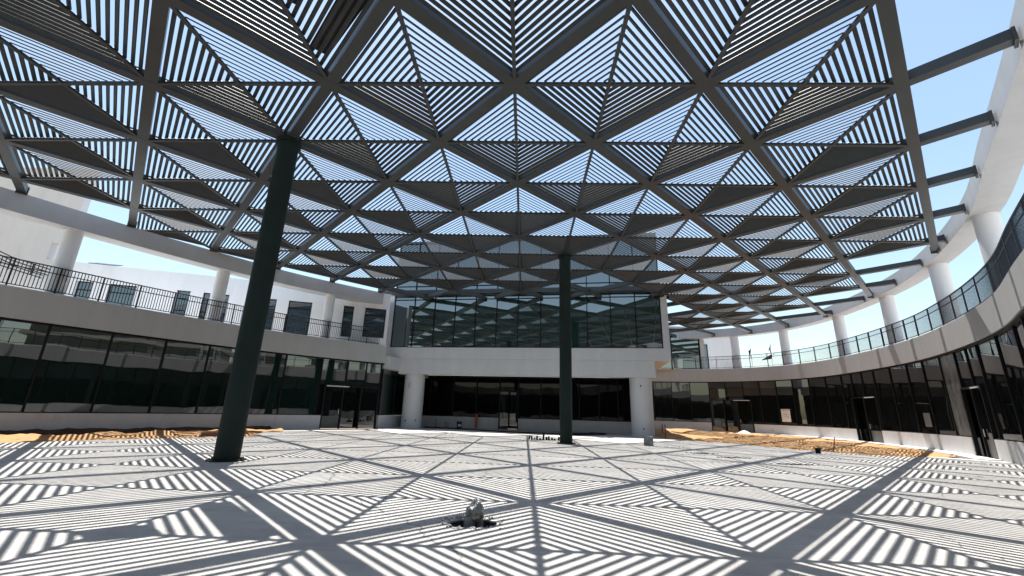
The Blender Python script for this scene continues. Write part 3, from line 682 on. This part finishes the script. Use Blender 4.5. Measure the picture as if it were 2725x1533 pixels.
op = thing('orange_post', (-2.83, 39.5, 0), 'orange plastic post standing against the recessed plinth', 'post')
MB().tube([(-2.83, 39.5, 0), (-2.83, 39.5, 1.1)], .10, 16).build('post_body', M['orange'], op); MB().tube([(-2.83, 39.5, 1.1), (-2.83, 39.5, 1.15)], .12, 16).build('cap', M['orange'], op)
bk = thing('paint_bucket', (-4.2, 38.4, 0), 'dark blue bucket on the floor under the central hall', 'bucket')
MB().tube([(-4.2, 38.4, 0), (-4.2, 38.4, .5)], [.19, .23], 20).build('bucket_body', M['blue'], bk); MB().tube([(-4.2, 38.4, .5), (-4.2, 38.4, .54)], .245, 20).build('lid', M['black'], bk)
MB().box(-4.27, -4.02, 38.15, 38.19, .17, .33).build('paper_patch', M['white_plastic'], bk)
pc = thing('conduit_cluster', (2.1, 26.1, 0), 'row of short black conduit ends sticking out of the floor beside the middle column', 'conduits')
for k in range(11):
    x = 1.2 + k * .17 + random.uniform(-.04, .04); y = 26.1 - k * .03 + random.uniform(-.1, .1); h = random.uniform(.10, .24) if k != 5 else .40
    mb = MB().tube([(x, y, -.05), (x + random.uniform(-.04, .04), y, h)], .055, 10); mb.build('conduit', M['black'], pc)
MB().bar((1.7, 26.0, .37), (2.5, 25.95, .39), .05, .05).build('cross_bar', M['black'], pc)
clods(2.0, 26.2, 1.3, .35, 90, .02, .07, 'conduit_rubble', 'dark rubble around the conduit ends', 'rubble')
def hose(pts, r, label):
    c = catmull([Vector(p) for p in pts], 8); solo(MB().tube([(p.x, p.y, r + .004) for p in c], r, 8), 'hose', M['black'], (pts[0][0], pts[0][1], 0), label, 'hose', 'hoses on the floor')
hose([(-7, 37.6), (-4.5, 36.6), (-1, 34.2), (2, 33.0), (5, 33.6), (7.2, 35.4)], .045, 'long black hose lying across the shaded floor before the hall')
hose([(3.6, 31.6), (5.4, 32.2), (7.0, 33.6), (7.6, 35.0), (6.6, 36.0)], .04, 'short curled black hose right of the middle column')
solo(MB().bar((-14.6, 21.55, .10), (-13.2, 22.0, .13), .30, .2), 'timber_block', M['wood'], (-13.9, 21.8, 0), 'weathered brown timber block on the left sand strip beside the thick column', 'timber')
# heap of white powder by the right door
mb = MB(); cx, cy = 24.4, 46.1
for k in range(24):
    a = 2 * pi * k / 24; mb.v.append((cx + .62 * cos(a) * random.uniform(.9, 1.1), cy + .5 * sin(a) * random.uniform(.9, 1.1), .0))
for k in range(24):
    a = 2 * pi * k / 24; mb.v.append((cx + .27 * cos(a) * random.uniform(.85, 1.1), cy + .22 * sin(a), .2 + random.uniform(-.02, .02)))
mb.v.append((cx, cy, .28))
for k in range(24):
    mb.f.append((k, (k + 1) % 24, 24 + (k + 1) % 24, 24 + k)); mb.f.append((24 + k, 24 + (k + 1) % 24, 48))
solo(mb, 'powder_heap', M['wcloth'], (cx, cy, 0), 'small heap of white powder on the kerb beside the far right door', 'heap')
# paper notices on the right glazing
def notice(C, t0, t1, z0, z1, lab, mat='paper'):
    a, b = C.xy(t1, -.03), C.xy(t0, -.03); e = (b - a); n = C.nrm((t0 + t1) / 2) * .006; c = (a + b) / 2
    t = thing('paper_notice', (c.x, c.y, z0), lab, 'notice', 'notices on the right glazing')
    def P(u, z, d): q = a + e * u - n * d; return (q.x, q.y, z0 + (z1 - z0) * z)
    def rect(mb, u0, u1, v0, v1, d0, d1): mb.hexa([P(u0, v0, d0), P(u1, v0, d0), P(u1, v0, d1), P(u0, v0, d1), P(u0, v1, d0), P(u1, v1, d0), P(u1, v1, d1), P(u0, v1, d1)])
    mb = MB(); rect(mb, 0, 1, 0, 1, -1, 1); mb.build('sheet', M[mat], t)
    mb = MB(); rect(mb, .08, .92, .90, .935, 1.2, 1.8)
    for u, v, w, h in ((.30, .60, .3, .02), (.28, .42, .02, .2), (.58, .45, .02, .18), (.32, .40, .28, .02), (.42, .70, .2, .015), (.66, .36, .1, .05), (.70, .30, .05, .08), (.5, .52, .06, .1)): rect(mb, u, u + w, v, v + h, 1.2, 1.8)
    mb.build('printed_drawing', M['ink'], t)
notice(RC, 49.4, 50.35, 1.25, 2.47, 'white printed sheet taped to the black glazing between the two right doors')
notice(RC, 32.45, 33.2, 1.33, 2.15, 'printed sheet dimmed grey as if behind dark glass, low on the glazing above the sunlit plinth', 'grey_panel')  # grey sheet colour stands for paper dimmed by the dark glass

# ------------------------------------------------------------------ light, sky, camera
TR = Vector((.0567, -.1482, -1)).normalized()
sd = bpy.data.lights.new('sun', 'SUN'); sd.energy = 5.0; sd.angle = radians(.36); sd.color = (1, .98, .955)
so = bpy.data.objects.new('sun', sd); COL.objects.link(so); so.rotation_mode = 'QUATERNION'; so.rotation_quaternion = TR.to_track_quat('-Z', 'Y'); so.location = (0, 0, 60)
elev = math.asin(-TR.z); az = atan2(-TR.x, -TR.y)
w = bpy.data.worlds.new('World'); scene.world = w; w.use_nodes = True; nt = w.node_tree
bg = nt.nodes['Background']; sk = nt.nodes.new('ShaderNodeTexSky'); sk.sky_type = 'NISHITA'; sk.sun_disc = False
sk.sun_elevation = elev; sk.sun_rotation = az; sk.air_density = 1.3; sk.dust_density = 1.2; sk.ozone_density = .6
hs = nt.nodes.new('ShaderNodeMix'); hs.data_type = 'RGBA'; hs.blend_type = 'MULTIPLY'; hs.inputs[0].default_value = 1; hs.inputs[7].default_value = (1.04, 1.05, 1.01, 1)
nt.links.new(sk.outputs[0], hs.inputs[6]); nt.links.new(hs.outputs[2], bg.inputs[0]); bg.inputs[1].default_value = .118
cam = bpy.data.cameras.new('camera'); co = bpy.data.objects.new('camera', cam); COL.objects.link(co)
pit, rol = radians(16.05), radians(1.64)
Fv = Vector((0, cos(pit), sin(pit))); R0 = Vector((1, 0, 0)); U0 = Vector((0, -sin(pit), cos(pit)))
Rv = R0 * cos(rol) + U0 * sin(rol); Uv = -R0 * sin(rol) + U0 * cos(rol)
m = Matrix.Identity(4)
for i in range(3): m[i][0] = Rv[i]; m[i][1] = Uv[i]; m[i][2] = -Fv[i]
m[2][3] = 1.6; co.matrix_world = m
cam.sensor_width = 36; cam.lens = 1131.3 / 2725 * 36; cam.clip_start = .05; cam.clip_end = 3000
scene.camera = co
scene.view_settings.view_transform = 'Standard'; scene.view_settings.look = 'None'; scene.view_settings.exposure = .95; scene.view_settings.gamma = 1
scene.cycles.use_denoising = True
scene.cycles.caustics_reflective = False; scene.cycles.caustics_refractive = False
scene.cycles.max_bounces = 10; scene.cycles.diffuse_bounces = 5; scene.cycles.glossy_bounces = 5
